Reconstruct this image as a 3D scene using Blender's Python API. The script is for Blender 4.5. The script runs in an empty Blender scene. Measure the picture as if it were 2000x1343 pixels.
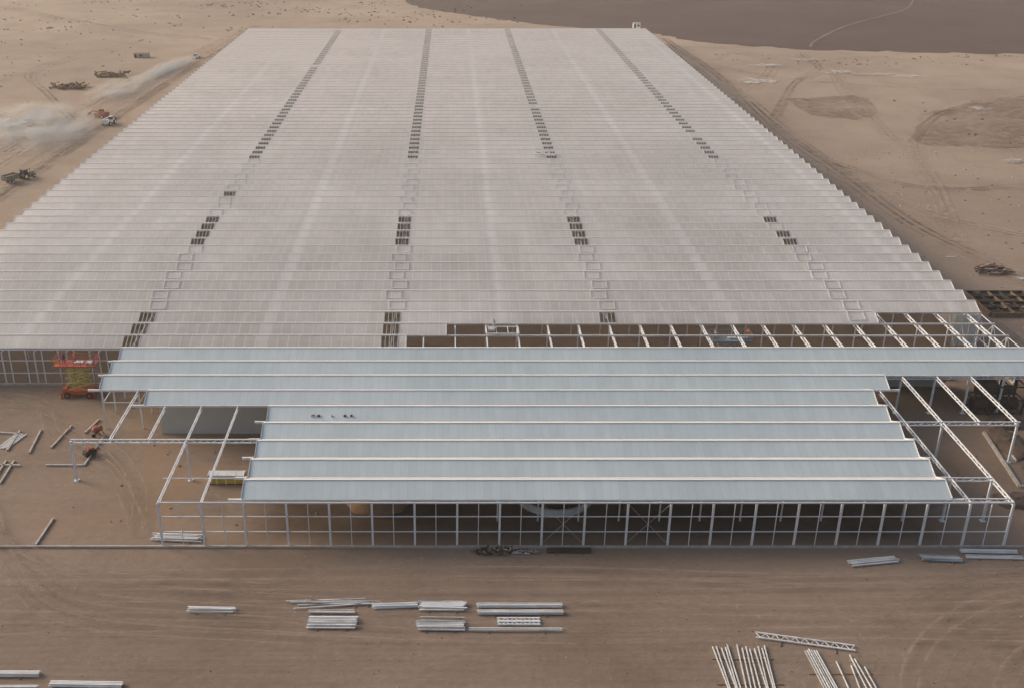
import bpy, math, random, bmesh
from mathutils import Vector, Matrix
random.seed(7)
R=random.random
def U(a,b): return a+(b-a)*random.random()
sc=bpy.context.scene
COL=sc.collection

# ------------------------------------------------------------------ node helpers
class NT:
    def __init__(s,name):
        s.mat=bpy.data.materials.new(name); s.mat.use_nodes=True
        s.t=s.mat.node_tree; s.t.nodes.clear()
        s.out=s.t.nodes.new('ShaderNodeOutputMaterial')
    def n(s,ty,**kw):
        nd=s.t.nodes.new(ty)
        for k,v in kw.items(): setattr(nd,k,v)
        return nd
    def l(s,a,b): s.t.links.new(a,b)
    def put(s,sock,v):
        if v is None: return
        if hasattr(v,'links') or isinstance(v,bpy.types.NodeSocket): s.l(v,sock)
        else: sock.default_value=v
    def m(s,op,a,b=None,c=None,clamp=False):
        nd=s.n('ShaderNodeMath',operation=op); nd.use_clamp=clamp
        for i,v in enumerate((a,b,c)): s.put(nd.inputs[i],v)
        return nd.outputs[0]
    def coord(s):
        tc=s.n('ShaderNodeTexCoord'); sp=s.n('ShaderNodeSeparateXYZ'); s.l(tc.outputs['Object'],sp.inputs[0])
        return tc.outputs['Object'],sp.outputs[0],sp.outputs[1],sp.outputs[2]
    def noise(s,vec,scale,detail=4,rough=.55,sx=1,sy=1,off=0):
        mp=s.n('ShaderNodeMapping'); s.l(vec,mp.inputs[0]); mp.inputs['Scale'].default_value=(sx,sy,1); mp.inputs['Location'].default_value=(off,off*.7,0)
        nd=s.n('ShaderNodeTexNoise'); s.l(mp.outputs[0],nd.inputs['Vector'])
        nd.inputs['Scale'].default_value=scale; nd.inputs['Detail'].default_value=detail; nd.inputs['Roughness'].default_value=rough
        return nd.outputs[0]
    def comb(s,x,y,z=0.0):
        nd=s.n('ShaderNodeCombineXYZ'); s.put(nd.inputs[0],x); s.put(nd.inputs[1],y); s.put(nd.inputs[2],z); return nd.outputs[0]
    def white(s,vec):
        nd=s.n('ShaderNodeTexWhiteNoise',noise_dimensions='3D'); s.l(vec,nd.inputs['Vector']); return nd.outputs[0]
    def mr(s,v,a,b,c=0.,d=1.):
        nd=s.n('ShaderNodeMapRange'); s.put(nd.inputs[0],v)
        for i,q in enumerate((a,b,c,d)): nd.inputs[i+1].default_value=q
        return nd.outputs[0]
    def mix(s,f,a,b,mode='MIX'):
        nd=s.n('ShaderNodeMix',data_type='RGBA',blend_type=mode)
        s.put(nd.inputs[0],f)
        for i,v in ((6,a),(7,b)):
            if isinstance(v,tuple) and len(v)==3: v=(*v,1)
            s.put(nd.inputs[i],v)
        return nd.outputs[2]
    def bsdf(s,col,rough=.6,metal=0.,spec=.5,normal=None):
        nd=s.n('ShaderNodeBsdfPrincipled')
        if isinstance(col,tuple) and len(col)==3: col=(*col,1)
        s.put(nd.inputs['Base Color'],col); s.put(nd.inputs['Roughness'],rough); s.put(nd.inputs['Metallic'],metal)
        s.put(nd.inputs['Specular IOR Level'],spec)
        if normal is not None: s.l(normal,nd.inputs['Normal'])
        return nd.outputs[0]
    def bump(s,h,strength=.3,dist=.1):
        nd=s.n('ShaderNodeBump'); nd.inputs['Strength'].default_value=strength; nd.inputs['Distance'].default_value=dist
        s.l(h,nd.inputs['Height']); return nd.outputs[0]
    def mixsh(s,f,a,b):
        nd=s.n('ShaderNodeMixShader'); s.put(nd.inputs[0],f); s.l(a,nd.inputs[1]); s.l(b,nd.inputs[2]); return nd.outputs[0]
    def done(s,sh): s.l(sh,s.out.inputs[0]); return s.mat

def simple(name,col,rough=.6,metal=0.,var=.18,scale=1.5,dust=.0):
    t=NT(name); v,x,y,z=t.coord()
    f=t.noise(v,scale,4,.6)
    k=t.mr(f,.3,.7,1-var,1+var)
    c=t.mix(1.0,col,t.comb(k,k,k),'MULTIPLY')
    if dust>0:
        g=t.noise(v,scale*.35,3,.6,off=11)
        c=t.mix(t.mr(g,.45,.75,0,dust),c,(.42,.32,.24))
    return t.done(t.bsdf(c,rough,metal))

# ------------------------------------------------------------------ mesh builder
class MB:
    def __init__(s): s.v=[];s.f=[];s.mi=[];s.mats=[]
    def mid(s,m):
        if m not in s.mats: s.mats.append(m)
        return s.mats.index(m)
    def add(s,vs,fs,m):
        b=len(s.v); s.v+= [tuple(p) for p in vs]; i=s.mid(m)
        for f in fs: s.f.append(tuple(b+k for k in f)); s.mi.append(i)
    def box(s,x0,x1,y0,y1,z0,z1,m):
        s.add([(x0,y0,z0),(x1,y0,z0),(x1,y1,z0),(x0,y1,z0),(x0,y0,z1),(x1,y0,z1),(x1,y1,z1),(x0,y1,z1)],
              [(3,2,1,0),(4,5,6,7),(0,1,5,4),(1,2,6,5),(2,3,7,6),(3,0,4,7)],m)
    def quad(s,a,b,c,d,m): s.add([a,b,c,d],[(0,1,2,3)],m)
    def beam(s,p,q,w,h,m):
        p=Vector(p);q=Vector(q);d=(q-p).normalized()
        up=Vector((0,0,1)) if abs(d.z)<.98 else Vector((0,1,0))
        a=d.cross(up).normalized()*(w/2); b=a.cross(d).normalized()*(h/2)
        vs=[p-a-b,p+a-b,p+a+b,p-a+b,q-a-b,q+a-b,q+a+b,q-a+b]
        s.add(vs,[(0,1,2,3),(7,6,5,4),(0,4,5,1),(1,5,6,2),(2,6,7,3),(3,7,4,0)],m)
    def cyl(s,p,q,r,m,n=10,r2=None):
        p=Vector(p);q=Vector(q);d=(q-p).normalized();r2=r if r2 is None else r2
        up=Vector((0,0,1)) if abs(d.z)<.9 else Vector((0,1,0))
        a=d.cross(up).normalized(); b=a.cross(d).normalized()
        vs=[p+(a*math.cos(t)+b*math.sin(t))*r for t in [2*math.pi*i/n for i in range(n)]]
        vs+=[q+(a*math.cos(t)+b*math.sin(t))*r2 for t in [2*math.pi*i/n for i in range(n)]]
        fs=[(i,(i+1)%n,n+(i+1)%n,n+i) for i in range(n)]+[tuple(range(n-1,-1,-1)),tuple(range(n,2*n))]
        s.add(vs,fs,m)
    def truss(s,p,q,depth,m,step=1.2,w=.1):
        p=Vector(p);q=Vector(q);dz=Vector((0,0,-depth))
        s.beam(p,q,w*1.3,w*1.2,m); s.beam(p+dz,q+dz,w*1.3,w*1.2,m)
        L=(q-p).length;n=max(2,int(L/step))
        for i in range(n):
            a=p+(q-p)*(i/n);b=p+(q-p)*((i+1)/n)
            if i%2: s.beam(a,b+dz,w*.6,w*.6,m)
            else: s.beam(a+dz,b,w*.6,w*.6,m)
    def lump(s,c,rx,ry,rz,m,n=10,k=5,j=.25):
        vs=[];fs=[]
        for a in range(k+1):
            ph=math.pi/2*a/k
            for b in range(n):
                th=2*math.pi*b/n; q=1+U(-j,j)
                vs.append((c[0]+rx*math.cos(ph)*math.cos(th)*q,c[1]+ry*math.cos(ph)*math.sin(th)*q,c[2]+rz*math.sin(ph)*q*(1 if a else 0)-(0.05 if a==0 else 0)))
        for a in range(k):
            for b in range(n): fs.append((a*n+b,a*n+(b+1)%n,(a+1)*n+(b+1)%n,(a+1)*n+b))
        s.add(vs,fs,m)
    def obj(s,name,parent=None,loc=None,rot=0,smooth=False):
        me=bpy.data.meshes.new(name); me.from_pydata(s.v,[],s.f)
        for m in s.mats: me.materials.append(m)
        me.polygons.foreach_set('material_index',s.mi)
        if smooth: me.polygons.foreach_set('use_smooth',[True]*len(s.f))
        me.update()
        o=bpy.data.objects.new(name,me); COL.objects.link(o)
        if parent: o.parent=parent
        if loc: o.location=loc
        o.rotation_euler[2]=rot
        return o
def empty(name,loc=(0,0,0),rot=0):
    e=bpy.data.objects.new(name,None); COL.objects.link(e); e.location=loc; e.rotation_euler[2]=rot; return e

# ------------------------------------------------------------------ materials
STEEL=simple('white_galvanised_steel',(.70,.73,.75),.42,.0,.10,.8)
STEELD=simple('dusty_galvanised_steel',(.48,.50,.50),.5,.1,.2,.8,.4)
CREAM=simple('cream_ridge_cap',(.88,.83,.76),.35,0,.06,.3)
RIDGE=simple('aluminium_ridge_bar',(.88,.84,.78),.4,0,.08,.2)
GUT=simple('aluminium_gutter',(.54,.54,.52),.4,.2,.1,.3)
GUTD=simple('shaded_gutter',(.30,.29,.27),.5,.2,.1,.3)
TANSH=simple('vent_shade_and_scrap_tan',(.20,.165,.115),.8,0,.2,.8)  # tone of the shaded floor behind vent openings; also formwork scrap
CONC=simple('pale_concrete',(.42,.39,.35),.85,0,.2,1.2,.5)
DARK=simple('dark_rusty_steel',(.055,.045,.04),.7,.2,.4,1.5)
BLK=simple('black_rubber',(.02,.02,.02),.8,0,.3,3)
WOOD=simple('weathered_timber',(.20,.13,.08),.8,0,.4,2)
SOILD=simple('dark_dug_soil',(.10,.07,.052),.95,0,.4,.9)
SOILO=simple('orange_sand_heap',(.27,.165,.095),.95,0,.25,.6)
WALLP=simple('insulated_wall_panel',(.50,.53,.51),.5,0,.06,.15)
YEL=simple('yellow_wrap',(.55,.36,.04),.5,0,.2,1)
ORG=simple('orange_red_paint',(.42,.065,.03),.4,0,.25,1.5,.2)
LIME=simple('yellow_green_paint',(.44,.39,.07),.45,0,.2,1.5,.2)
RED=simple('dusty_red_paint',(.32,.07,.04),.5,0,.25,1,.4)
WHT=simple('white_paint',(.70,.72,.72),.4,0,.08,1,.25)
GRN=simple('grey_green_paint',(.10,.13,.10),.5,0,.3,1,.5)
GLS=simple('dark_window_glass',(.03,.035,.04),.1,0,.1,1)
BLU=simple('blue_grey_steel',(.22,.30,.35),.4,.3,.25,1)
SKIN=simple('skin',(.32,.18,.12),.6,0,.1,4)
HIV=simple('orange_workwear',(.55,.13,.03),.8,0,.15,5)
NAVY=simple('navy_workwear',(.04,.06,.12),.8,0,.15,5)
GREYW=simple('pale_workwear',(.5,.5,.48),.8,0,.15,5)

# ground
t=NT('desert_sand'); v,x,y,z=t.coord()
n1=t.noise(v,.011,6,.6); n2=t.noise(v,.07,6,.65,off=5); n3=t.noise(v,1.1,5,.65,off=9)
st=t.noise(v,.10,5,.6,sx=.18,sy=1.6,off=3)
st2=t.noise(v,.35,4,.6,sx=.12,sy=1.9,off=31)
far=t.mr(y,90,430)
base=t.mix(far,(.228,.178,.141),(.372,.298,.234))  # distant sand paler: haze and light put into the base colour
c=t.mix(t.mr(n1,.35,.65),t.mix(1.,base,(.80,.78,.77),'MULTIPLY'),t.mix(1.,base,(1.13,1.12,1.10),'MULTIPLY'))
c=t.mix(t.mr(n2,.40,.70,0,.45),c,t.mix(1.,c,(1.16,1.18,1.20),'MULTIPLY'))
c=t.mix(t.mr(n2,.50,.28,0,.5),c,t.mix(1.,c,(.76,.73,.71),'MULTIPLY'))
near=t.mr(y,70,150,1,.15)
c=t.mix(t.m('MULTIPLY',t.mr(st,.45,.65,0,.34),near),c,t.mix(1.,c,(.80,.78,.77),'MULTIPLY'))
c=t.mix(t.m('MULTIPLY',t.mr(st2,.52,.66,0,.28),near),c,t.mix(1.,c,(1.15,1.15,1.16),'MULTIPLY'))
k=t.mr(n3,.25,.75,.88,1.12); c=t.mix(1.,c,t.comb(k,k,k),'MULTIPLY')
inb=t.m('MULTIPLY',t.mr(y,100,112),t.mr(y,200,168))
inb=t.m('MULTIPLY',inb,t.m('MULTIPLY',t.mr(x,-62,-40),t.mr(x,100,88)))
pn=t.noise(v,.09,5,.6,off=21)
c=t.mix(t.m('MULTIPLY',inb,t.mr(pn,.42,.62,.1,.7)),c,(.28,.185,.115))
c=t.mix(t.m('MULTIPLY',inb,t.mr(pn,.42,.30,0,.6)),c,(.12,.085,.062))
hall_shade=t.m('MULTIPLY',t.m('MULTIPLY',t.mr(y,106.6,109.5),t.mr(y,151,147)),t.m('MULTIPLY',t.mr(x,-27,-20),t.mr(x,62,57)))  # shade beneath the hall roof, painted into the ground colour
c=t.mix(t.m('MULTIPLY',hall_shade,t.mr(pn,.35,.6,.95,.6)),c,(.070,.048,.035))
h=t.m('ADD',n3,t.m('MULTIPLY',st2,1.5))
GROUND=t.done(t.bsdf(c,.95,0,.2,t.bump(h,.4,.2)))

def trackmat(name,col,amt,seed,sx=.4):
    t=NT(name); v,x,y,z=t.coord()
    a=t.noise(v,.35,5,.65,off=seed); b=t.noise(v,.05,3,.5,off=seed+4)
    f=t.m('MULTIPLY',t.mr(a,.35,.62,0,amt),t.mr(b,.35,.6,.25,1))
    tr=t.n('ShaderNodeBsdfTransparent').outputs[0]
    return t.done(t.mixsh(f,tr,t.bsdf(col,.95,0,.2)))
TRL=trackmat('pale_wheel_track',(.47,.385,.305),.5,3)
TRD=trackmat('dark_wheel_track',(.22,.17,.132),.5,17)
TRLF=trackmat('faint_pale_track',(.32,.26,.205),.5,5)
TRDF=trackmat('faint_dark_track',(.17,.13,.10),.45,19)
TRW=trackmat('salt_patch',(.66,.63,.58),.9,27)
t=NT('dark_tilled_soil'); v,x,y,z=t.coord()
a=t.noise(v,.02,6,.6); b=t.noise(v,.3,4,.6,sx=.2,sy=1.5)
c=t.mix(t.mr(a,.3,.7),(.100,.074,.064),(.132,.100,.087)); k=t.mr(b,.3,.7,.9,1.1); c=t.mix(1.,c,t.comb(k,k,k),'MULTIPLY')
FIELD=t.done(t.bsdf(c,.95,0,.2))

# translucent greenhouse cladding
Y0=149.8; SP=4.75; ZE=6.3; ZR=7.35
def glass(name,tr0,side=False):
    t=NT(name); v,x,y,z=t.coord()
    u=t.m('DIVIDE',y if side else x,1.6667)
    fx=t.m('FRACT',u); bar=t.m('LESS_THAN',fx,.05)
    rr=t.m('DIVIDE',t.m('SUBTRACT',y,Y0),SP); row=t.m('FLOOR',rr); sl=t.m('FRACT',rr)
    w=t.white(t.comb(t.m('FLOOR',u),row,3.0))
    w2=t.white(t.comb(t.m('FLOOR',t.m('DIVIDE',u,3.)),row,9.0))
    wr=t.white(t.comb(1.5,row,21.0))
    big=t.noise(v,.03,4,.6); streak=t.noise(v,.35,3,.6,sx=1,sy=.04); fine=t.noise(v,.5,3,.6,sx=1,sy=.25)
    col=t.mix(t.mr(big,.35,.65),(.82,.79,.74),(.90,.87,.82))
    d=t.m('ABSOLUTE',t.m('SUBTRACT',t.m('FRACT',t.m('ADD',t.m('DIVIDE',t.m('SUBTRACT',x,8.5),37.6),.5)),.5))
    band=t.mr(d,.010,.035,1,0)
    kk=t.m('ADD',t.mr(w,0,1,.965,1.02),t.mr(w2,0,1,-.025,.025)); kk=t.m('ADD',kk,t.mr(streak,.3,.7,-.06,.06)); kk=t.m('ADD',kk,t.mr(wr,0,1,-.04,.04))
    col=t.mix(1.,col,t.comb(kk,kk,kk),'MULTIPLY')
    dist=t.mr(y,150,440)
    sun_glow=t.m('MULTIPLY',dist,t.mr(x,90,-70,.45,1.))
    col=t.mix(t.m('MULTIPLY',dist,.75),col,(.95,.90,.83))  # far rows paler: distance haze put into the panel colour
    col=t.mix(t.m('MULTIPLY',sun_glow,.7),col,(.98,.87,.75))  # sunlit glow towards the far left, painted into the colour
    col=t.mix(t.m('MULTIPLY',band,.4),col,(.95,.92,.88))
    col=t.mix(t.m('MULTIPLY',bar,.5),col,(.88,.88,.87))
    tf=t.m('ADD',tr0,t.mr(w,0,1,-.025,.025)); tf=t.m('ADD',tf,t.mr(big,.35,.65,.06,-.06)); tf=t.m('ADD',tf,t.mr(fine,.3,.7,-.05,.05))
    tf=t.m('ADD',tf,t.mr(sl,0,.5,.05,-.06))      # less see-through towards the ridge, clearer by the gutter
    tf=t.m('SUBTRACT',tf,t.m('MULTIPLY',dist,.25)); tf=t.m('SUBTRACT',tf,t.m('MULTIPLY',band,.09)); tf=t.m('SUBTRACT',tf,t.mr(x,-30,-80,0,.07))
    tf=t.m('MULTIPLY',tf,t.m('SUBTRACT',1.,t.m('MULTIPLY',bar,.6)),clamp=True)
    p=t.bsdf(col,.28,0,.6)
    tl=t.n('ShaderNodeBsdfTranslucent'); t.put(tl.inputs[0],col)
    s1=t.mixsh(.12,p,tl.outputs[0])
    tr=t.n('ShaderNodeBsdfTransparent')
    return t.done(t.mixsh(tf,s1,tr.outputs[0]))
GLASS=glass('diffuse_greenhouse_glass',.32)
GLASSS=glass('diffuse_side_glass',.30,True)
# opaque panel roof
t=NT('insulated_roof_panel'); v,x,y,z=t.coord()
u=t.m('DIVIDE',x,1.0); seam=t.m('LESS_THAN',t.m('FRACT',u),.045)
w=t.white(t.comb(t.m('FLOOR',u),t.m('FLOOR',t.m('DIVIDE',t.m('SUBTRACT',y,107.),SP)),1.))
big=t.noise(v,.05,4,.6); fine=t.noise(v,.8,5,.6,sx=1,sy=.3)
k=t.m('ADD',t.mr(w,0,1,.955,1.03),t.mr(fine,.3,.7,-.04,.04))
col=t.mix(t.mr(big,.35,.65),(.515,.60,.62),(.575,.655,.67)); col=t.mix(1.,col,t.comb(k,k,k),'MULTIPLY')
col=t.mix(t.m('MULTIPLY',seam,.4),col,(.34,.39,.41))
ROOFP=t.done(t.bsdf(col,.33,0,.55))

# ------------------------------------------------------------------ ground
g=MB(); g.quad((-4000,-800,0),(4000,-800,0),(4000,7000,0),(-4000,7000,0),GROUND); g.obj('ground')
f=MB()
pts=[(-30,680),(-14,628),(11,601),(42,566),(71,546),(98,538),(108,511),(131,493),(162,481),(194,476),(246,469),(600,440),(600,1500),(-30,1500)]
C=[]
for i in range(len(pts)-1):
    a,b=pts[i],pts[i+1]
    for k in range(8):
        s_=k/8; q=(a[0]+(b[0]-a[0])*s_,a[1]+(b[1]-a[1])*s_)
        j=2.2 if i<11 else 0
        C.append((q[0]+U(-j,j),q[1]+U(-j,j)))
f.add([(a,b,.012) for a,b in C],[tuple(range(len(C)))],FIELD); f.obj('tilled_field')
ZT=[.02]
def catmull(P,n=10):
    P=[Vector((p[0],p[1],0)) for p in P]; P=[P[0]*2-P[1]]+P+[P[-1]*2-P[-2]]; out=[]
    for i in range(1,len(P)-2):
        for k in range(n):
            s=k/n; a,b,c,d=P[i-1:i+3]
            out.append(.5*((2*b)+(c-a)*s+(2*a-5*b+4*c-d)*s*s+(3*b-a-3*c+d)*s**3))
    out.append(P[-2]); return out
TRK=MB()
def ribbon(P,w,m,pair=False,gap=1.9):
    C=catmull(P)
    offs=[-gap/2,gap/2] if pair else [0]
    for o in offs:
        ZT[0]+=.004; vs=[]
        for i,c in enumerate(C):
            d=(C[min(i+1,len(C)-1)]-C[max(i-1,0)]).normalized(); nrm=Vector((-d.y,d.x,0))
            ww=w*(1+U(-.15,.15))
            a=c+nrm*(o-ww/2); b=c+nrm*(o+ww/2); vs+=[(a.x,a.y,ZT[0]),(b.x,b.y,ZT[0])]
        TRK.add(vs,[(2*i,2*i+1,2*i+3,2*i+2) for i in range(len(C)-1)],m)
def many(P,w,m,n,sp,pair=True,gap=1.9):
    for _ in range(n):
        o=(U(-sp,sp),U(-sp,sp)); ribbon([(a+o[0]+U(-1,1),b+o[1]+U(-2,2)) for a,b in P],w,m,pair,gap)
many([(99,516),(100,439),(99,376),(96,322),(97,274),(96,234),(94,201),(95,160)],.7,TRL,5,2.5)
many([(99,516),(103,439),(103,376),(101,322),(103,274),(104,234),(110,201),(118,160)],.7,TRD,3,3.5)
many([(111,452),(124,471),(132,445),(119,406),(102,376)],.8,TRL,2,3)
many([(153,439),(141,386),(134,343),(130,308),(143,302),(165,302),(210,305)],.9,TRL,3,3)
many([(233,391),(203,381),(179,368),(157,347),(141,322),(132,302),(120,260),(108,220)],1.,TRL,4,2.5)
many([(233,401),(190,391),(150,400),(120,420),(104,450)],.9,TRL,2,3)
many([(150,470),(146,430),(128,400),(104,340)],.8,TRD,2,3)
many([(200,250),(150,262),(120,262),(103,290)],.8,TRD,2,4)
many([(160,190),(130,215),(110,240),(100,280)],.7,TRL,3,4)
def blob(P,m,z=None):
    ZT[0]+=.004; C=catmull(P+[P[0]],6); TRK.add([(c.x+U(-1,1),c.y+U(-2,2),ZT[0]) for c in C[:-1]],[tuple(range(len(C)-1))],m)
SOILF=trackmat('rough_dark_ground',(.24,.18,.13),.7,41)
blob([(153,347),(174,363),(199,372),(230,360),(215,302),(165,302),(144,305),(137,312)],SOILF)
blob([(117,372),(144,376),(135,343),(117,347)],SOILF)
for cx,cy,rx,ry in ((152,424,7,4),(165,420,9,3),(177,416,5,3),(176,356,3,3),(148,455,6,3),(115,406,7,6),(155,287,4,2),(128,440,8,4)):
    blob([(cx+rx*math.cos(a)*U(.7,1.2),cy+ry*math.sin(a)*U(.7,1.2)) for a in [k*.785 for k in range(8)]],TRW)
many([(-98,520),(-105,445),(-108,360),(-111,260),(-113,200)],3.0,TRL,2,1.0,False)
many([(-98,520),(-105,445),(-109,360),(-112,260),(-114,200),(-116,150)],.8,TRD,4,3.5)
many([(-98,560),(-115,445),(-122,360),(-126,260),(-124,200)],.8,TRL,4,3)
many([(-200,380),(-165,365),(-140,345),(-116,340)],.9,TRL,3,4)
many([(-155,460),(-160,420),(-140,380),(-118,340)],.8,TRD,2,4)
many([(-260,640),(-180,560),(-130,520),(-90,505),(-40,503),(60,508)],.9,TRL,4,4)
for k in range(4):
    r=22+k*4.3; ribbon([(74-r*math.cos(a),74+r*.8*math.sin(a)) for a in (0,.35,.7,1.05,1.4)],.32,TRDF if k%2 else TRLF,True,1.7)
for k in range(9):
    yy=U(84,103); ribbon([(-70,yy+U(-2,2)),(-30,yy+U(-1,1)),(10,yy+U(-1,1)),(45,yy+U(-1,1)),(90,yy+U(-3,3))],.32,TRLF if k%2 else TRDF,True,1.8)
for k in range(5):
    ribbon([(-75,124+k*3),(-62,113+k*2),(-50,105-k),(-40,100-k*2),(-15,97-k*2)],.3,TRDF if k%2 else TRLF,True,1.7)
for k in range(3):
    ribbon([(-75,140+k*3),(-62,141+k),(-56,137-k*2),(-46,128-k*2),(-40,118-k*2),(-38,109)],.28,TRDF if k%2 else TRLF,True,1.7)
TRK.obj('dirt_track')
ft=MB()
def frib(P,w,z,m):
    C=catmull(P);vs=[]
    for i,c in enumerate(C):
        d=(C[min(i+1,len(C)-1)]-C[max(i-1,0)]).normalized(); n=Vector((-d.y,d.x,0)); a=c-n*w/2;b=c+n*w/2; vs+=[(a.x,a.y,z),(b.x,b.y,z)]
    ft.add(vs,[(2*i,2*i+1,2*i+3,2*i+2) for i in range(len(C)-1)],m)
frib([(160,485),(168,505),(203,560),(250,615),(268,647),(300,720)],1.6,.5,TRL)
frib([(120,680),(198,672),(270,668),(340,660)],1.6,.51,TRL)
ft.obj('field_track')

# shrubs, stones
SHR=simple('dry_shrub',(.18,.13,.09),.95,0,.4,1)
s=MB()
def tuft(x,y,r):
    for _ in range(7):
        a=U(0,6.28); q=r*U(.3,1); s.add([(x+q*math.cos(a)-r*.25,y+q*math.sin(a),0),(x+q*math.cos(a)+r*.25,y+q*math.sin(a)+r*.1,0),(x+q*math.cos(a)*1.3,y+q*math.sin(a)*1.3,r*U(.5,1.1))],[(0,1,2)],SHR)
for _ in range(38):
    cx,cy=U(-300,30),U(530,690)
    for _ in range(random.randint(4,18)): tuft(random.gauss(cx,11),random.gauss(cy,7),U(.25,.8))
for _ in range(120): tuft(U(-260,-135),U(330,520),U(.25,.6))
for _ in range(16):
    cx,cy=U(115,280),U(440,468)
    for _ in range(6): tuft(random.gauss(cx,8),random.gauss(cy,3),U(.2,.6))
for _ in range(60): tuft(U(150,240),U(300,370),U(.3,.6))
s.obj('desert_shrubs')
s=MB()
for _ in range(500):
    x,y=U(-75,90),U(78,104.5); r=U(.03,.10); s.lump((x,y,0),r,r,r*.7,CONC if R()<.4 else SOILD,5,2)
for _ in range(400):
    x,y=U(92,150),U(140,300); r=U(.08,.3); s.lump((x,y,0),r,r,r*.7,CONC if R()<.4 else SOILD,5,2)
for _ in range(300):
    x,y=U(-48,88),U(110,165); r=U(.06,.25); s.lump((x,y,0),r,r,r*.7,SOILO if R()<.5 else SOILD,5,2)
s.obj('loose_stones')

# ------------------------------------------------------------------ main greenhouse
GH=empty('greenhouse')
XL,XR=-90.3,88.0; NR=73
VC=[-49.2,-9.3,25.7,66.5]
roof=MB(); gut=MB(); vent=MB()
def zf(s): return ZE+(ZR-ZE)*s
for i in range(NR):
    y0=Y0+SP*i; ym=y0+SP/2; y1=y0+SP
    xr={0:-6.7,1:-.5,2:69.5}.get(i,XR)
    P=lambda x,s:(x,y0+(SP/2)*s,zf(s))
    xs=XL
    for xc in VC:
        if xc+1.5>xr: continue
        a,b=xc-1.3,xc+1.3
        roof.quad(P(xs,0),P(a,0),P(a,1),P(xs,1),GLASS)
        hole= ym>264 or 198<ym<217.5 or ym<163.5 or (xc<-40 and 230<ym<235)
        if hole and R()>.03:
            s0,s1=(.12,.80) if ym>264 else (.06,.94)
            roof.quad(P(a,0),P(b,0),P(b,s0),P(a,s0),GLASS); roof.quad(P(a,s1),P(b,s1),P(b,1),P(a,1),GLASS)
            for k in range(5):
                xx=a+(b-a)*k/4; q=P(xx,s0);r_=P(xx,s1)
                vent.beam((q[0],q[1],q[2]+.03),(r_[0],r_[1],r_[2]+.03),.10,.06,STEEL if ym>264 else GUT)
            vent.box(a,b,y0+.3,y0+2.6,ZE-.35,ZE-.3,TANSH)  # sheet added below the opening, coloured like the shaded floor inside
        else:
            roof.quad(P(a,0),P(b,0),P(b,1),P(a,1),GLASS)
            off=.5 if i%2 else -.3
            c=[P(a+off,.25),P(b+off,.25),P(b+off,.95),P(a+off,.95)]; c=[(q[0],q[1],q[2]+.12) for q in c]
            for k in range(4): vent.beam(c[k],c[(k+1)%4],.10,.06,WHT)
        xs=b
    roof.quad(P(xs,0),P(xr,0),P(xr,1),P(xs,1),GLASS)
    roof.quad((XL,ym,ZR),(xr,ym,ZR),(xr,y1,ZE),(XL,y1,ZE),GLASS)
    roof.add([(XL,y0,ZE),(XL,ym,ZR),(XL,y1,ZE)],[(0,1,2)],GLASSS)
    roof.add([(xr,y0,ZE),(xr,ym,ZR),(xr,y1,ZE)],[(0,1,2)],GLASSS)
    gut.beam((XL-.05,ym,ZR+.04),(xr+.05,ym,ZR+.04),.18,.11,RIDGE)
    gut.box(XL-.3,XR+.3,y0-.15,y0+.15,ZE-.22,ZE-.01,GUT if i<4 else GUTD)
    for xx in (XL,xr):
        gut.beam((xx,y0,ZE+.03),(xx,ym,ZR+.03),.1,.1,STEEL); gut.beam((xx,ym,ZR+.03),(xx,y1,ZE+.03),.1,.1,STEEL)
gut.box(XL-.3,XR+.3,Y0+SP*NR-.13,Y0+SP*NR+.13,ZE-.22,ZE-.01,GUT)
roof.obj('glass_roof',GH); gut.obj('ridges_and_gutters',GH); vent.obj('roof_vents',GH)
fr=MB(); YE=Y0+SP*NR
k=0; x=-89.1
while x<88.1:
    fr.truss((x,Y0,ZE-.3),(x,Y0+3*SP+.2,ZE-.3),.55,STEEL,1.2,.12)
    fr.box(x-.06,x+.06,Y0+3*SP+.3,YE,ZE-.85,ZE-.35,STEEL)
    for j in range(0,27,2):
        yy=Y0+SP*j
        fr.box(x-.09,x+.09,yy-.06,yy+.06,0,ZE-.9,STEEL)
    x+=5
x=-90.3
while x<-49:
    fr.box(x-.07,x+.07,Y0-.32,Y0-.18,0,ZE-.25,STEEL); x+=2.5
for zz in (2.1,4.2,6.0): fr.box(XL,-50,Y0-.30,Y0-.20,zz-.06,zz+.06,STEEL)
fr.box(XL,-50,Y0-.4,Y0-.1,0,.35,CONC)
for X,sg in ((XL-.12,-1),(XR+.12,1)):
    for j in range(NR+1):
        yy=Y0+SP*j; fr.box(X-.08,X+.08,yy-.08,yy+.08,0,ZE-.25,STEEL)
    for zz in (2.1,4.2,6.0): fr.box(X-.04,X+.04,Y0+.1,YE,zz-.05,zz+.05,STEEL)
    fr.box(X-.18,X+.18,Y0,YE,.0,.35,CONC)
for j in range(3):
    yy=Y0+SP*j
    fr.beam((XR+.12,yy,.3),(XR+.12,yy+SP,6),.06,.06,STEEL); fr.beam((XR+.12,yy+SP,.3),(XR+.12,yy,6),.06,.06,STEEL)
    fr.beam((83.0,yy,.3),(83.0,yy+SP,6),.06,.06,STEEL)
fr.obj('steel_frame',GH)
sw=MB()
sw.quad((XL-.02,Y0,.35),(XL-.02,YE,.35),(XL-.02,YE,ZE-.25),(XL-.02,Y0,ZE-.25),GLASSS)
sw.quad((XR+.02,Y0+3*SP,.35),(XR+.02,YE,.35),(XR+.02,YE,ZE-.25),(XR+.02,Y0+3*SP,ZE-.25),GLASSS)
sw.quad((XL,YE+.02,.0),(XR,YE+.02,.0),(XR,YE+.02,ZE-.25),(XL,YE+.02,ZE-.25),GLASSS)
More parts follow.
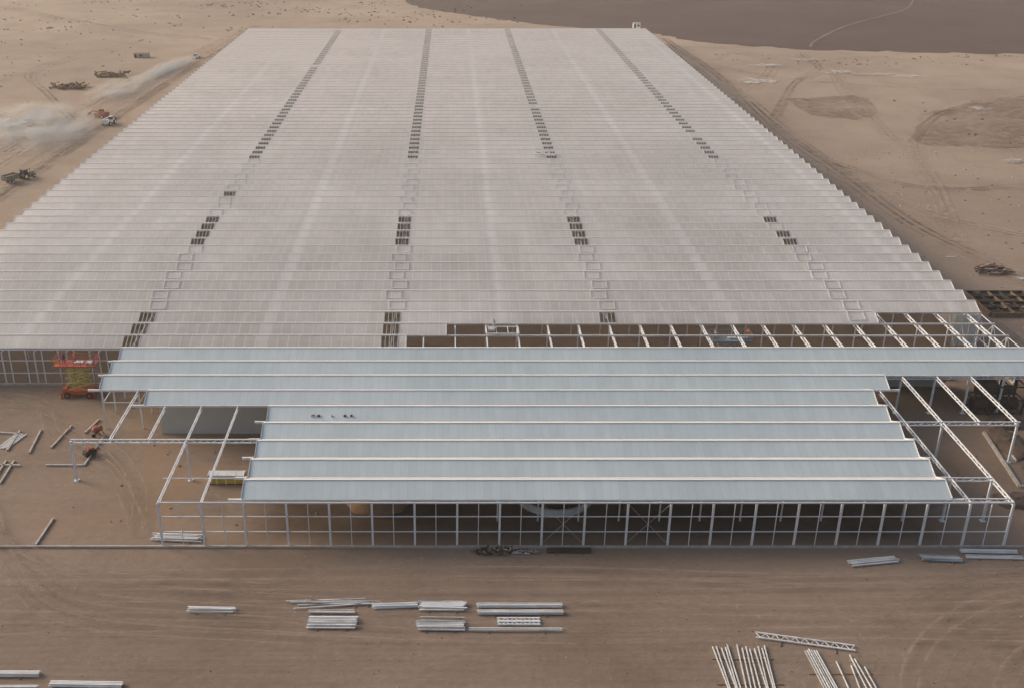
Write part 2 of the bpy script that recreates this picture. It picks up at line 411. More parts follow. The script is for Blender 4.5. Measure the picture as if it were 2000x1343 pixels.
for k in range(3): sw.box(84.2+k*1.3,85.35+k*1.3,Y0+3*SP-.06,Y0+3*SP+.0,.3,5.7,WALLP)
sw.obj('wall_cladding',GH)
s=MB()
for _ in range(40):
    x,y=U(70,86),U(151,163); a=U(-.4,.4); l=U(.5,2.5)
    s.beam((x,y,U(.05,.3)),(x+l*math.cos(a),y+l*math.sin(a),U(.05,.5)),.2,.2,random.choice((DARK,WOOD,DARK,STEELD,RED)))
s.obj('scrap_pile')
s=MB()
for _ in range(34):
    x,y=U(0,68),U(151.5,158); r=U(.15,.4)
    s.box(x,x+r*U(1,2),y,y+r,0,r*U(.5,1.4),random.choice((CONC,CONC,WOOD,BLU,DARK)))
s.obj('building_materials')

# ------------------------------------------------------------------ service building
SB=empty('packing_hall')
YS=107.0
EXT=[(-24.4,58.9)]*5+[(-42.0,58.9),(-49.6,62.3),(-49.6,88.3),(-49.6,88.3)]
pr=MB(); tr_=MB()
for i,(a,b) in enumerate(EXT):
    y0=YS+SP*i; ym=y0+SP/2; y1=y0+SP
    prof=[(y0+.12,ZE),(ym,ZR),(y1-.12,ZE),(y1-.12,ZE-.12),(ym,ZR-.13),(y0+.12,ZE-.12)]
    if i==0: prof[0]=(y0-.15,ZE-.12*.9);prof[5]=(y0-.15,ZE-.24)
    vs=[(a,p,q) for p,q in prof]+[(b,p,q) for p,q in prof]
    pr.add(vs,[(0,6,7,1),(1,7,8,2),(2,8,9,3),(3,9,10,4),(4,10,11,5),(5,11,6,0),(0,1,4,5),(1,2,3,4),(11,10,7,6),(10,9,8,7)],ROOFP)
    tr_.beam((a-.03,ym+.04,ZR+.03),(b+.03,ym+.04,ZR+.03),.30,.07,CREAM)
    for xx in (a-.04,b+.04):
        tr_.beam((xx,y0,ZE-.02),(xx,ym,ZR),.06,.2,WHT); tr_.beam((xx,ym,ZR),(xx,y1,ZE-.02),.06,.2,WHT)
    tr_.box(a-1.6,b+1.4,y0-.14,y0+.14,ZE-.32,ZE-.13 if i==0 else ZE-.03,WHT)
pr.obj('panel_roof',SB); tr_.obj('ridges_and_gutters',SB)
fr=MB(); YF=106.3
for k in range(21):
    x=-34.1+5*k
    fr.box(x-.12,x+.12,YF-.12,YF+.12,0,ZE-.3,STEEL)
    if k<20: fr.box(x+2.46,x+2.54,YF-.05,YF+.05,0,ZE-.3,STEEL)
for zz,w in ((ZE-.2,.10),(2.1,.04),(4.2,.04)):
    fr.box(-34.1,65.9,YF-.06,YF+.06,zz-w,zz+w,STEEL)
for xx in (8.4,18.4):
    fr.beam((xx+2.5,YF+.1,.3),(xx+7.5,YF+.1,5.9),.035,.035,STEELD); fr.beam((xx+7.5,YF+.1,.3),(xx+2.5,YF+.1,5.9),.035,.035,STEELD)
ZB=ZE-.2
for X in (-34.1,-29.1): fr.truss((X,YF,ZB),(X,YS+5*SP,ZB),.45,STEEL,1.1,.10)
for X in (-44.1,-39.1): fr.truss((X,YS+3*SP,ZB),(X,YS+6*SP,ZB),.45,STEEL,1.1,.10)
fr.truss((-49.1,YS+3*SP,ZB+.05),(-24.5,YS+3*SP,ZB+.05),.5,STEEL,.9,.12)
fr.cyl((-34.8,YS+SP,ZB),(-24.5,YS+SP,ZB),.07,STEEL,6)
for X in (-49.1,-34.1,-24.1):
    fr.box(X-.13,X+.13,YS+3*SP-.13,YS+3*SP+.13,0,ZE-.4,STEEL); fr.box(X-.3,X+.3,YS+3*SP-.3,YS+3*SP+.3,0,.08,STEEL)
for X in (-49.3,-44.1,-39.1):
    for j in (6,7,8): fr.box(X-.1,X+.1,YS+j*SP-.1,YS+j*SP+.1,0,ZE-.35,STEEL)
    fr.beam((X,YS+6*SP,4.2),(X,YS+9*SP,4.2),.1,.1,STEEL)
fr.box(-49.3,-44.1,YS+6*SP-.05,YS+6*SP+.05,4.15,4.25,STEEL)
for X,ye in ((60.9,YS+7*SP),(65.9,YS+7*SP),(70.9,YS+7*SP),(75.9,YS+7*SP)):
    ys=YF if X<70 else YS+4*SP
    fr.truss((X,ys,ZB),(X,ye,ZB),.45,STEEL,1.1,.10)
fr.truss((59.,YS+4*SP,ZB+.05),(76.2,YS+4*SP,ZB+.05),.5,STEEL,.9,.12)
fr.truss((60.,YS+7*SP,ZB+.05),(90,YS+7*SP,ZB+.05),.5,STEEL,.9,.12)
fr.truss((59.,YS+.1,ZB+.02),(65.9,YS+.1,ZB+.02),.45,STEEL,.9,.10)
fr.truss((59.,YS+SP,ZB+.05),(65.9,YS+SP,ZB+.05),.45,STEEL,.9,.10)
for X,Y in ((65.9,YS+SP),(65.9,YS+4*SP),(75.9,YS+4*SP),(60.9,YS+SP),(65.9,YS+7*SP),(75.9,YS+7*SP),(80.9,YS+7*SP),(85.9,YS+7*SP),(70.9,YS+7*SP)):
    fr.box(X-.13,X+.13,Y-.13,Y+.13,0,ZE-.4,STEEL); fr.box(X-.3,X+.3,Y-.3,Y+.3,0,.08,STEEL)
x=-24.1
while x<60:
    for j in range(1,9):
        Y=YS+j*SP
        if j==1 and x<3: continue
        if j>1 and int(round((x+24.1)/5))%2: continue
        fr.box(x-.09,x+.09,Y-.09,Y+.09,0,ZE-.4,STEEL)
    x+=5
for j in range(1,9): fr.box(-24,58.5,YS+j*SP-.1,YS+j*SP+.1,ZE-.75,ZE-.4,STEELD)
fr.obj('steel_frame',SB)
w=MB()
w.box(-41,-24.2,134.0,134.15,0,5.9,WALLP); w.box(-41,-40.85,134.15,146,0,5.9,WALLP)
for k in range(17): w.box(-41+k,-41+k+.03,133.985,134.0,0,5.9,STEELD)
w.box(62,77,149.1,149.25,0,5.6,WALLP)
w.box(-24,40,YS+9*SP-1.6,YS+9*SP-1.4,0,5.6,WALLP)
w.obj('inner_wall',SB)
c=MB(); c.box(-75,90,YF-.35,YF-.13,0,.28,CONC); c.obj('concrete_plinth')
w=MB(); n=48; cx,cy,r=13.4,117.6,5.0
for k in range(n):
    a0,a1=2*math.pi*k/n,2*math.pi*(k+1)/n
    f4=lambda rr,a,z:(cx+rr*math.cos(a),cy+rr*math.sin(a),z)
    w.quad(f4(r,a0,0),f4(r,a1,0),f4(r,a1,1.0),f4(r,a0,1.0),WHT); w.quad(f4(r-.12,a1,0),f4(r-.12,a0,0),f4(r-.12,a0,1.0),f4(r-.12,a1,1.0),BLU)
    w.quad(f4(r-.2,a0,1.0),f4(r+.12,a0,1.0),f4(r+.12,a1,1.0),f4(r-.2,a1,1.0),WHT)
    if k%3==0: w.beam(f4(r+.05,a0,0),f4(r+.05,a0,1.0),.12,.12,STEEL)
w.add([f4(r-.15,2*math.pi*k/n,.12) for k in range(n)],[tuple(range(n))],DARK)
w.obj('round_water_tank',smooth=False)
s=MB(); s.lump((-9,116,0),4,3.5,1.8,SOILO,18,6,.12); s.obj('earth_mound',smooth=True)
s=MB(); s.lump((1.5,119,0),2.5,2.5,3.2,SOILD,16,6,.15); s.obj('earth_mound',smooth=True)

# ------------------------------------------------------------------ stockpiles
def stack(name,x0,x1,ya,yb,n,m,skew=0.,layers=1,prof=.16,jit=.15,h=.14,sleepers=True,tilt=0.):
    s=MB()
    cx,cy=(x0+x1)/2,(ya+yb)/2; L=(x1-x0)
    z=.12
    if sleepers:
        for q in (-.3,.3): s.box(q*L-.06,q*L+.06,-abs(yb-ya)/2-.35,abs(yb-ya)/2+.35,0,.11,WOOD)
    for ly in range(layers):
        nn=max(1,n-ly*(1 if n<5 else 2))
        for k in range(nn):
            yy=(k-(nn-1)/2)*(abs(yb-ya)/max(1,n-1) if n>1 else 0)
            j=U(-jit,jit); dy=U(-.04,.04)*(jit*6)
            s.beam((-L/2+j,yy-dy,z+h/2),(L/2+j,yy+dy,z+h/2),prof,h,m if R()<.7 else STEELD)
        z+=h+.02
    return s.obj(name,None,(cx,cy,0),math.atan2(skew,L)+tilt)
stack('steel_beam_stack',-28.4,-23.3,93.9,94.6,5,STEEL,-.15,2,.12,.25)
stack('steel_pipe_bundle',-17.3,-8.6,94.9,96.0,4,STEEL,.5,1,.09,.9,.1)
stack('steel_pipe_bundle',-15.0,-7.4,95.2,95.8,3,STEELD,-.1,1,.09,.6,.1)
stack('steel_beam_stack',-15.2,-10.2,93.8,94.1,2,STEEL,0,1)
stack('steel_beam_stack',-15.1,-9.9,91.2,93.0,8,STEEL,0,2,.14,.1)
stack('steel_beam_stack',-8.4,-3.5,94.6,95.2,4,STEEL,.3,2,.12)
stack('steel_beam_stack',-3.2,1.7,94.2,95.7,8,STEEL,-.1,2,.13,.3)
stack('steel_beam_stack',-3.5,1.5,90.9,92.3,7,STEEL,0,2,.14,.2)
stack('steel_beam_stack',-2.9,1.9,92.4,92.9,2,STEELD,-.1,1,.12,.3)
stack('steel_beam_stack',3.0,12.3,94.7,95.2,4,WHT,0,2,.12,.08)
stack('steel_beam_stack',3.0,12.3,93.5,94.0,4,WHT,0,2,.12,.08)
stack('steel_beam_stack',2.1,12.0,90.8,91.1,2,STEEL,0,1,.12,.1)
def flat_truss(name,p,q,w,n):
    s=MB(); L=math.hypot(q[0]-p[0],q[1]-p[1])
    for yy in (-w/2,w/2): s.box(-L/2,L/2,yy-.07,yy+.07,.12,.24,STEEL)
    for k in range(n):
        a=-L/2+L*k/n;b=-L/2+L*(k+1)/n; sg=1 if k%2 else -1
        s.beam((a,-w/2*sg,.18),(b,w/2*sg,.18),.06,.06,STEEL)
    for qx in (-.25,.3): s.box(qx*L-.05,qx*L+.05,-w/2-.8,w/2+.5,0,.11,WOOD)
    s.obj(name,None,((p[0]+q[0])/2,(p[1]+q[1])/2,0),math.atan2(q[1]-p[1],q[0]-p[0]))
flat_truss('steel_truss',(5.1,92.6),(9.7,92.6),.45,10); flat_truss('steel_truss',(5.1,92.0),(9.7,92.0),.45,10)
flat_truss('steel_truss',(32.2,90.1),(41.9,88.0),.8,20)
s=MB()
for k in range(13):
    xa=27.2+k*.42+(.5 if k>4 else 0)+U(-.1,.1); xb=27.2+k*.40+U(-.25,.3); ya=88.6-.03*k+U(-.5,.2)
    s.beam((xa,ya,.16),(xb,ya-8.5,.16),.11,.1,WHT if R()<.7 else STEELD)
s.box(26.8,33,86.4,86.55,0,.1,WOOD); s.box(26.5,33,82.7,82.85,0,.1,WOOD); s.obj('steel_pipe_bundle')
s=MB()
for k in range(6): s.beam((36.6+k*.24,87.8+U(-.3,.1),.16),(36.9+k*.27+U(-.05,.05),80.5,.16),.11,.1,WHT if k%3 else STEELD)
for xa,ya,xb in ((39.3,86.0,39.2),(41.0,87.0,41.0),(41.3,86.4,41.6),(40.6,85.4,40.2),(41.9,85.2,42.0)): s.beam((xa,ya,.16),(xb,80.5,.16),.1,.1,WHT)
s.box(36,42.3,84.2,84.35,0,.1,WOOD); s.obj('steel_pipe_bundle')
stack('steel_beam_stack',46.4,52.2,102.6,103.6,5,WHT,1.0,2,.12,.3)
stack('steel_beam_stack',54.9,59.4,103.2,104.2,5,BLU,-.35,2,.2,.3)
stack('steel_beam_stack',60.2,66.8,104.8,105.2,3,WHT,-.2,2,.13,.1)
stack('steel_beam_stack',60.4,67.0,103.7,104.2,3,WHT,-.2,1,.13,.1)
stack('steel_beam_stack',-50,-41,83.8,84.4,4,WHT,.0,2,.13,.1)
stack('steel_beam_stack',-39.4,-32.2,82.3,82.9,4,WHT,-.2,2,.13,.1)
stack('steel_beam_stack',-47,-40.5,82.0,82.3,3,WHT,.0,2,.13,.1)
stack('steel_pipe_bundle',-35.6,-30.0,107.2,108.6,6,WHT,-.2,2,.12,.4)
stack('dark_pipe_bundle',11.5,16.6,104.9,105.5,5,DARK,0,2,.2,.15)
s=MB()
for _ in range(80):
    x,y=U(3.2,7.2),U(104.3,105.6); a=U(0,3.1);l=U(.2,1.)
    s.beam((x,y,U(.05,.4)),(x+l*math.cos(a),y+l*math.sin(a)*.5,U(.05,.7)),.14,.12,random.choice((DARK,DARK,WOOD,WOOD,BLK,STEELD)))
for _ in range(30):
    x,y=U(7.2,10),U(104.7,105.5); a=U(-.4,.4);l=U(.3,1.2)
    s.beam((x,y,.1),(x+l*math.cos(a),y+l*math.sin(a),.2),.1,.1,random.choice((DARK,STEELD,STEELD,WOOD)))
s.obj('scrap_pile')
s=MB(); s.box(-31.6,-26.8,120.2,121.6,.15,1.0,YEL); s.box(-31.55,-26.85,120.25,121.55,1.0,1.35,WHT)
for k in range(5): s.box(-31.62+k*1.17,-31.52+k*1.17,120.17,121.63,.0,1.38,WHT)
s.obj('panel_crate')
BE=[((-66,134.3),(-61.1,133.7)),((-61.2,129),(-61.5,134.6)),((-57.9,128.3),(-58.6,134.9)),((-55.4,129.7),(-54.6,136.1)),((-54.5,125),(-49.3,125)),((-49.3,125),(-49,133.4)),((-58.9,120.3),(-59.2,126.2)),((-64,125.2),(-57.9,124.9)),((-60.0,120.3),(-60.3,126.2)),((-49.3,106.4),(-49.1,112.1)),((-52,134),(-51.2,138)),((-70,129),(-63,129))]
for a,b in BE:
    s=MB(); s.beam((*a,.12),(*b,.12),.24,.24,CONC); s.obj('concrete_beam')
s=MB()
for k in range(7): s.beam((-62.8+k*.22,129.5+U(-.3,.3),.1),(-61.7+k*.25,133.6+U(-.3,.3),.12),.1,.1,WHT)
s.obj('steel_pipe_bundle')
s=MB()
for _ in range(55):
    x,y=U(104.5,109.5),U(198,202.5); a=U(-.5,.9);l=U(1,3.2)
    s.beam((x,y,U(.1,.7)),(x+l*math.cos(a),y+l*math.sin(a),U(.1,.9)),.22,.14,random.choice((WOOD,DARK,CONC,DARK,WOOD)))
s.obj('timber_pile')
s=MB()
for k in range(4): s.beam((111+k*.3,197-k*.5,.1),(117,195.2-k*.6,.1),.2,.15,random.choice((WOOD,WHT)))
s.beam((106,187,.1),(112,184,.1),.2,.2,WOOD); s.obj('plank_pile')
s=MB()
s.box(102.8,104.8,209,209.3,.05,.12,WHT); s.obj('loose_panel')
s=MB(); s.quad((97,177,.3),(108,177,.3),(108,188,.3),(97,188,.3),DARK)
for k in range(6): s.box(97+k*2.15,97.25+k*2.15,177,188,.3,.75,DARK if k%2 else WOOD)
for k in range(5): s.box(97,108,177+k*2.7,177.2+k*2.7,.31,.8,DARK)
for k in range(26):
    x,y=U(98,107),U(178,187); s.box(x,x+U(.3,1.2),y,y+.2,.8,.95,random.choice((DARK,WOOD,WOOD,TANSH,CONC)))
for k in range(7): s.box(97.3+k*1.6,97.4+k*1.6,176.9,177.0,.3,1.5,WOOD)
s.box(97,108,176.6,176.75,0,.9,WOOD); s.box(108,108.15,177,188,0,.9,WOOD); s.box(96.8,96.95,177,188,0,.9,WOOD)
s.obj('formwork_foundation')
s=MB()
for (x,y,rx,ry,rz) in ((78.5,131,2.2,4.5,.9),(79.5,123,2.5,4,.8),(72.5,116,3.2,2,.7),(77,114.5,2.5,2.2,.9),(81,137,3,2,.7)):
    s.lump((x,y,0),rx,ry,rz,SOILD,16,4,.2)
s.obj('excavated_soil',smooth=True)
s=MB(); s.beam((76.2,134,.2),(74.2,119.5,.2),.35,.4,CONC); s.beam((74.2,119.5,.2),(79,118.5,.2),.35,.4,CONC); s.beam((77.6,134,.2),(77,126,.2),.2,.2,STEELD); s.obj('concrete_kerb')
B=empty('steel_boiler_unit',(80.6,141,0))
s=MB()
for x in (-3.6,-1.2,1.2,3.6):
    for y in (-1.4,1.4): s.box(x-.1,x+.1,y-.1,y+.1,0,4.6,DARK)
for z in (.3,2.4,4.6):
    for y in (-1.4,1.4): s.box(-3.6,3.6,y-.08,y+.08,z-.08,z+.08,DARK)
    for x in (-3.6,-1.2,1.2,3.6): s.box(x-.07,x+.07,-1.4,1.4,z-.07,z+.07,DARK)
for k in range(3): s.beam((-3.6+2.4*k,-1.45,.3),(-1.2+2.4*k,-1.45,2.4),.07,.07,DARK)
s.obj('support_frame',B)
s=MB(); s.cyl((-3.2,0,1.35),(3.2,0,1.35),.95,DARK,20); s.cyl((-3.0,0,3.45),(2.2,0,3.45),.75,DARK,20); s.cyl((2.9,.4,2.5),(2.9,.4,5.4),.25,DARK,12); s.box(-3.5,-.5,-1.2,1.2,4.7,5.1,DARK)
s.obj('pressure_vessels',B,smooth=False)

# ------------------------------------------------------------------ people
def person(name,loc,rot,shirt,pants,arm=.5,bend=0.,parent=None):
    J=[(0,0,.95),(0,0,1.2),(0,-bend*.2,1.42),(0,-bend*.25,1.54),(0,-bend*.3,1.66),(0,-bend*.3,1.76),
       (.2,-bend*.2,1.40),(.28,-.05-arm*.1,1.14),(.25,-.1-arm*.5,.98+arm*.2),(.24,-.14-arm*.6,.94+arm*.25),
       (-.2,-bend*.2,1.40),(-.28,-.05-arm*.1,1.14),(-.25,-.1-arm*.5,.98+arm*.2),(-.24,-.14-arm*.6,.94+arm*.25),
       (.1,0,.88),(.12,-.03,.5),(.13,.02,.08),(.13,-.14,.04),(-.1,0,.88),(-.12,-.03,.5),(-.13,.02,.08),(-.13,-.14,.04)]
    E=[(0,1),(1,2),(2,3),(3,4),(4,5),(2,6),(6,7),(7,8),(8,9),(2,10),(10,11),(11,12),(12,13),(0,14),(14,15),(15,16),(16,17),(0,18),(18,19),(19,20),(20,21)]
    r=[.15,.15,.15,.06,.1,.075,.07,.05,.04,.045,.07,.05,.04,.045,.1,.07,.05,.05,.1,.07,.05,.05]
    me=bpy.data.meshes.new(name+'_s'); me.from_pydata(J,E,[]); o=bpy.data.objects.new(name+'_s',me); COL.objects.link(o)
    o.modifiers.new('s','SKIN'); md=o.modifiers.new('u','SUBSURF'); md.levels=1
    for i,q in enumerate(r): me.skin_vertices[0].data[i].radius=(q,q*.8)
    me.skin_vertices[0].data[0].use_root=True
    dg=bpy.context.evaluated_depsgraph_get(); m2=bpy.data.meshes.new_from_object(o.evaluated_get(dg)); bpy.data.objects.remove(o)
    m2.materials.clear()
    for m in (shirt,pants,SKIN,BLK,YEL): m2.materials.append(m)
    for p in m2.polygons:
        c=p.center; p.use_smooth=True
        i=0
        if c.z>1.74: i=4
        elif c.z>1.5: i=2
        elif c.z<.1: i=3
        elif c.z<.93 and abs(c.x)<.22 : i=1
        p.material_index=i
    p=bpy.data.objects.new(name,m2); COL.objects.link(p); p.location=loc; p.rotation_euler[2]=rot
    if parent: p.parent=parent
    return p

# ------------------------------------------------------------------ scissor lifts
def scissor(loc,rot,hp,L,base,sci,plat):
    E=empty('scissor_lift',loc,rot)
    s=MB(); s.box(-L*.36,L*.36,-1.0,1.0,.55,1.15,base); s.box(-L*.38,-L*.28,-.9,.9,.6,1.45,base); s.box(L*.24,L*.38,-1.1,-.6,.5,1.4,base)
    for x in (-L*.27,L*.27):
        for y in (-1.1,1.1):
            s.cyl((x,y-.2,.5),(x,y+.2,.5),.5,BLK,16); s.cyl((x,y-.22,.5),(x,y+.22,.5),.25,base,12)
    for x in (-L*.4,L*.4):
        for y in (-1.2,1.2): s.box(x-.1,x+.1,y-.1,y+.1,.1,1.0,base); s.box(x-.2,x+.2,y-.2,y+.2,0,.1,base)
    s.obj('chassis',E)
    s=MB(); n=4; z0=1.2; dz=(hp-.25-z0)/n; hw=L*.27
    for k in range(n):
        for y in (-.75,.75):
            s.beam((-hw,y,z0+k*dz),(hw,y,z0+(k+1)*dz),.12,.16,sci); s.beam((hw,y*1.15,z0+k*dz),(-hw,y*1.15,z0+(k+1)*dz),.12,.16,sci)
        for x in (-hw,hw,0): s.cyl((x,-.86,z0+(k+(.5 if x==0 else 0))*dz),(x,.86,z0+(k+(.5 if x==0 else 0))*dz),.07,sci,6)
    s.obj('scissor_arms',E)
    s=MB(); h=L/2
    s.box(-h,h,-1.1,1.1,hp-.2,hp,plat)
    for x in [-h+k*L/6 for k in range(7)]:
        for y in (-1.07,1.07): s.beam((x,y,hp),(x,y,hp+1.1),.07,.07,plat)
    for z in (hp+.55,hp+1.1):
        for y in (-1.07,1.07): s.beam((-h,y,z),(h,y,z),.07,.07,plat)
        for x in (-h,h): s.beam((x,-1.07,z),(x,1.07,z),.07,.07,plat)
    s.box(-h+.3,-h+.8,-1.25,-1.1,hp+.5,hp+1.1,YEL); s.box(h-1.5,h-.6,-.7,.5,hp,hp+.4,STEELD); s.box(-.3,1.0,-.2,.6,hp,hp+.25,WHT)
    s.obj('platform',E)
    return E
E=scissor((-56.4,146.2,0),0,5.3,6.2,ORG,LIME,ORG)
person('worker',(-58.2,146,5.3),.4,NAVY,NAVY,.8); person('worker',(-56.6,146.4,5.3),-.6,HIV,NAVY,.5)
E=scissor((45,157,0),0,4.6,6.6,BLU,STEELD,BLU)
person('worker',(42.6,157,4.6),.4,GREYW,NAVY,.8); person('worker',(47.8,157,4.6),-.6,HIV,HIV,.5)

def trolley(loc):
    s=MB(); a,b=2.6,1.35
    for y in (-b,b): s.beam((-a,y,.2),(a,y,.2),.16,.14,WHT)
    for x in (-a,-a*.35,a*.35,a): s.beam((x,-b,.2),(x,b,.2),.12,.12,WHT)
    for x in (-a,a):
        for y in (-b,b): s.cyl((x-.06,y,.08),(x+.06,y,.08),.12,BLK,8)
    for x in (-2.2,-1.2): 
        for y in (-.6,.9): s.beam((x,y,.2),(x,y,1.0),.06,.06,WHT)
    s.box(-2.2,-1.2,-.6,.6,.3,.6,GUT); s.beam((-2.25,.9,1.0),(-1.15,.9,1.0),.06,.06,WHT); s.beam((-2.25,-.6,1.0),(-1.15,-.6,1.0),.06,.06,WHT)
    return s.obj('roof_trolley',None,loc)
trolley((8.3,155.0,6.75)); trolley((24.2,266.5,7.35))
person('worker',(7.0,155.3,6.95),.3,GREYW,GREYW,.6)
s=MB()
for x,w in ((-18.6,.6),(-17.7,.35),(-15.9,.25),(-14.2,.35),(-13.3,.3)):
    s.box(x,x+w,126.65,126.92,6.62,6.62+U(.08,.18),BLK if R()<.5 else GREYW); s.box(x+.08,x+w-.08,126.7,126.88,6.81,6.84,DARK)
s.obj('tool_bags')
s=MB(); s.box(-1.6,1.6,-1,1,.2,2.5,WHT); s.box(-1.7,1.7,-1.1,1.1,2.5,2.65,STEELD); s.box(-1.2,-.4,-1.02,-1,.2,2.2,GLS); s.box(.2,1.2,-1.02,-1,1.1,1.9,GLS)
for xx in (-1.4,1.4):
    for yy in (-.8,.8): s.box(xx-.12,xx+.12,yy-.12,yy+.12,-6.5,.2,STEELD)
s.obj('site_cabin',None,(84.5,499.5,6.5))

# ------------------------------------------------------------------ vehicles
def wheels(s,P,r,w):
    for x,y in P: s.cyl((x,y-w/2,r),(x,y+w/2,r),r,BLK,16); s.cyl((x,y-w/2-.02,r),(x,y+w/2+.02,r),r*.5,WHT,10)
def pickup(loc,rot):
    E=empty('pickup_truck',loc,rot); s=MB()
    s.box(-2.6,2.6,-.9,.9,.5,1.0,WHT); s.box(1.2,2.55,-.88,.88,1.0,1.15,WHT)
    vs=[(-.6,-.85,1.0),(1.3,-.85,1.0),(1.3,.85,1.0),(-.6,.85,1.0),(-.4,-.72,1.75),(.7,-.72,1.75),(.7,.72,1.75),(-.4,.72,1.75)]
    s.add(vs,[(4,5,6,7)],WHT); s.add(vs,[(0,1,5,4),(1,2,6,5),(2,3,7,6),(3,0,4,7)],GLS)
    s.box(-2.6,-.6,-.9,-.82,1.0,1.35,WHT); s.box(-2.6,-.6,.82,.9,1.0,1.35,WHT); s.box(-2.6,-2.52,-.82,.82,1.0,1.35,WHT)
    s.obj('body',E); s=MB(); wheels(s,[(-1.6,-.85),(-1.6,.85),(1.7,-.85),(1.7,.85)],.42,.26); s.obj('wheels',E)
pickup((-106.5,459,0),math.radians(80))
def telehandler(loc,rot,m,name='telehandler'):
    E=empty(name,loc,rot); s=MB()
    s.box(-2.6,2.4,-.9,.9,.7,1.4,m); s.box(-2.8,-1.6,-1,1,.9,2.0,m)
    s.box(-.7,.9,-1.05,-.05,1.4,1.7,m); s.box(-.6,.8,-1.0,-.1,1.7,2.5,GLS); s.box(-.65,.85,-1.05,-.05,2.5,2.62,m)
    s.obj('body',E)
    s=MB(); s.beam((-2.3,.5,2.1),(3.4,.5,1.9),.35,.4,m); s.beam((3.2,.5,1.9),(4.4,.5,1.0),.25,.3,m); s.box(4.3,4.45,-.3,1.3,.5,1.4,DARK)
    s.box(4.4,5.6,-.1,0,.5,.6,DARK); s.box(4.4,5.6,1.0,1.1,.5,.6,DARK); s.obj('boom',E)
    s=MB(); wheels(s,[(-1.8,-1.05),(-1.8,1.05),(1.6,-1.05),(1.6,1.05)],.65,.45); s.obj('wheels',E)
telehandler((-111.9,343,0),math.radians(150),RED)
telehandler((-106.3,333,0),math.radians(80),WHT,'skid_loader')
def tractor(loc,rot):
    E=empty('tractor_with_trailer',loc,rot); s=MB()
    s.box(.3,2.6,-.45,.45,.8,1.6,GRN); s.box(-1.0,.4,-.8,.8,.7,1.3,GRN); s.box(-.9,.35,-.75,.75,1.3,2.5,GLS); s.box(-1.0,.45,-.85,.85,2.5,2.65,GRN); s.cyl((1.8,.3,1.6),(1.8,.3,2.5),.06,BLK,6)
    s.obj('tractor_body',E); s=MB()
    wheels(s,[(-.6,-.95),(-.6,.95)],.85,.45); wheels(s,[(2.1,-.8),(2.1,.8)],.5,.35); wheels(s,[(-4.8,-1),(-4.8,1)],.5,.35); s.obj('wheels',E)
    s=MB(); s.box(-6.5,-2.6,-1.15,1.15,.95,1.1,DARK); s.box(-6.5,-2.6,-1.15,-1.05,1.1,2.2,GRN); s.box(-6.5,-2.6,1.05,1.15,1.1,2.2,GRN); s.box(-6.5,-6.4,-1.05,1.05,1.1,2.2,GRN); s.box(-2.7,-2.6,-1.05,1.05,1.1,2.2,GRN); s.box(-2.6,-.9,-.08,.08,.7,.85,DARK)
    s.box(-6.3,-2.8,-1,1,1.1,1.9,SOILO); s.obj('trailer',E)
tractor((-109.5,269.5,0),math.radians(60))
E=empty('concrete_mixer',(-49.8,133.4,0)); s=MB(); s.cyl((-.4,0,1.0),(.5,0,1.3),.6,RED,14,.35); s.cyl((-.8,0,.9),(-.4,0,1.0),.35,RED,14,.6); s.obj('drum',E)
s=MB(); s.beam((-.6,-.5,0),(0,-.4,1.1),.08,.08,DARK); s.beam((.6,-.5,0),(0,-.4,1.1),.08,.08,DARK); s.beam((-.6,.5,0),(0,.4,1.1),.08,.08,DARK); s.beam((.6,.5,0),(0,.4,1.1),.08,.08,DARK); s.cyl((-.6,-.6,.3),(-.6,-.5,.3),.3,BLK,10); s.cyl((-.6,.5,.3),(-.6,.6,.3),.3,BLK,10); s.obj('frame',E)
s=MB(); s.box(-.8,.8,-.4,.4,.3,.9,DARK); s.box(-.3,.5,-.3,.3,.9,1.2,RED); s.beam((.8,0,.8),(1.6,0,1.3),.06,.06,DARK); s.cyl((-.5,-.45,.3),(-.5,.45,.3),.3,BLK,10); s.cyl((.5,-.45,.3),(.5,.45,.3),.3,BLK,10); s.obj('trench_roller',None,(-49.4,127.8,0),.8)
for (x,y) in ((-129.9,416),(-138.6,393)):
    s=MB()
    for _ in range(45):
        a=U(0,3.1); l=U(1,3); px,py=x+U(-6,6),y+U(-4,4)
        s.beam((px,py,U(.1,1.2)),(px+l*math.cos(a),py+l*math.sin(a),U(.1,1.6)),.5,.4,random.choice((DARK,WOOD,SOILD,YEL if R()<.3 else WOOD)))
    s.lump((x,y,0),5,3,1.3,SOILD,12,4,.3); s.obj('scrap_pile')
s=MB()
for _ in range(22):
    a=U(0,3.1);px,py=-136.3+U(-6,6),334+U(-8,6); s.beam((px,py,.3),(px+2*math.cos(a),py+2*math.sin(a),U(.3,1)),.7,.4,random.choice((WHT,CONC,WHT)))
s.obj('rubble_pile')
s=MB(); s.box(-3,3,-1.5,1.5,.1,1.6,CONC); s.box(-3.2,3.2,-1.7,1.7,1.6,1.75,WOOD); s.box(-2.6,-1.8,-1.52,-1.5,.1,1.4,DARK); s.box(-.6,.6,-1.53,-1.5,.6,1.3,DARK); s.obj('storage_shed',None,(-129.8,461,0))

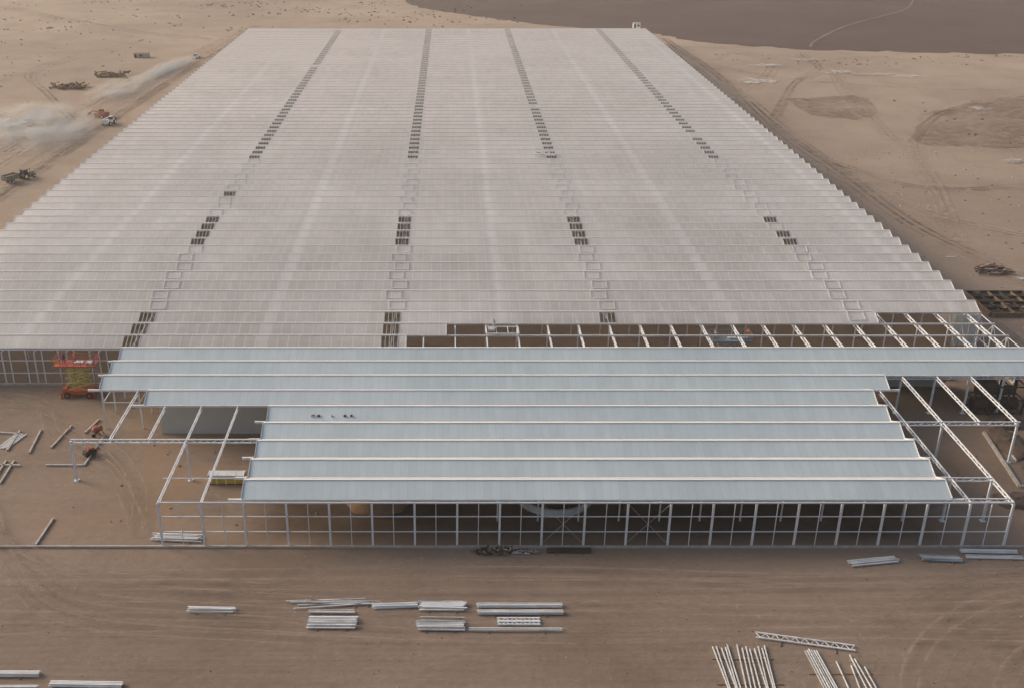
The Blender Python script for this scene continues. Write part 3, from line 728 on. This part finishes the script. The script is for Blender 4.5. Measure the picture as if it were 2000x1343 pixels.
# ------------------------------------------------------------------ dust clouds (real scattering volumes)
def dustmat(name,amt,freq,lo,hi):
    t=NT(name); v,x,y,z=t.coord()
    a=t.noise(v,freq,4,.65)
    tc=t.n('ShaderNodeVectorMath',operation='LENGTH'); t.l(v,tc.inputs[0])
    fall=t.mr(tc.outputs['Value'],.25,1.0,1,0)
    den=t.m('MULTIPLY',t.m('MULTIPLY',t.mr(a,lo,hi),fall),amt)
    pv=t.n('ShaderNodeVolumeScatter'); pv.inputs['Color'].default_value=(1.0,.82,.64,1); t.l(den,pv.inputs['Density'])
    t.l(pv.outputs[0],t.out.inputs['Volume']); return t.mat
D1=dustmat('drifting_dust',.40,2.6,.45,.68); D2=dustmat('vehicle_dust_plume',.8,3.5,.38,.66)
def dust(c,sx,sy,sz,rot,m):
    me=bpy.data.meshes.new('dust_cloud'); bm=bmesh.new(); bmesh.ops.create_icosphere(bm,subdivisions=3,radius=1); bm.to_mesh(me); bm.free()
    me.materials.append(m); o=bpy.data.objects.new('dust_cloud',me); COL.objects.link(o); o.location=c; o.scale=(sx,sy,sz); o.rotation_euler[2]=rot
dust((-127,324,1),22,34,6,.25,D1)
dust((-111,427,1),3.2,33,3.2,-.17,D2)
dust((-118,385,1),8,26,4,-.2,D1)
t=NT('thin_haze'); pv=t.n('ShaderNodeVolumeScatter'); pv.inputs['Color'].default_value=(1.0,.92,.84,1); pv.inputs['Density'].default_value=.00024; pv.inputs['Anisotropy'].default_value=.2
t.l(pv.outputs[0],t.out.inputs['Volume'])
hz=MB(); hz.box(-900,900,-200,1600,-2,130,t.mat); hz.obj('haze')

# ------------------------------------------------------------------ light
az=math.radians(-68); el=math.radians(25)
W=bpy.data.worlds.new('World'); sc.world=W; W.use_nodes=True
nt=W.node_tree; bg=nt.nodes['Background']; sky=nt.nodes.new('ShaderNodeTexSky'); sky.sky_type='NISHITA'; sky.sun_disc=False
sky.sun_elevation=el; sky.sun_rotation=az; sky.dust_density=6.0; sky.air_density=1.0; sky.ozone_density=1.0
nt.links.new(sky.outputs[0],bg.inputs[0]); bg.inputs[1].default_value=.15
ld=bpy.data.lights.new('sun','SUN'); ld.energy=2.55; ld.angle=math.radians(28); ld.color=(1,.80,.63)
lo=bpy.data.objects.new('sun',ld); COL.objects.link(lo)
d=Vector((math.sin(az)*math.cos(el),math.cos(az)*math.cos(el),math.sin(el)))
lo.rotation_euler=d.to_track_quat('Z','Y').to_euler(); lo.location=d*500

# ------------------------------------------------------------------ camera
cd=bpy.data.cameras.new('camera'); cam=bpy.data.objects.new('camera',cd); COL.objects.link(cam)
cam.location=(0,0,73.9); cam.rotation_euler=(math.radians(90-24.098),0,0)
cd.sensor_width=36; cd.lens=37.57; cd.shift_x=.061; cd.clip_end=9000; cd.clip_start=.5
sc.camera=cam
sc.view_settings.view_transform='Standard'; sc.view_settings.look='None'; sc.view_settings.exposure=0
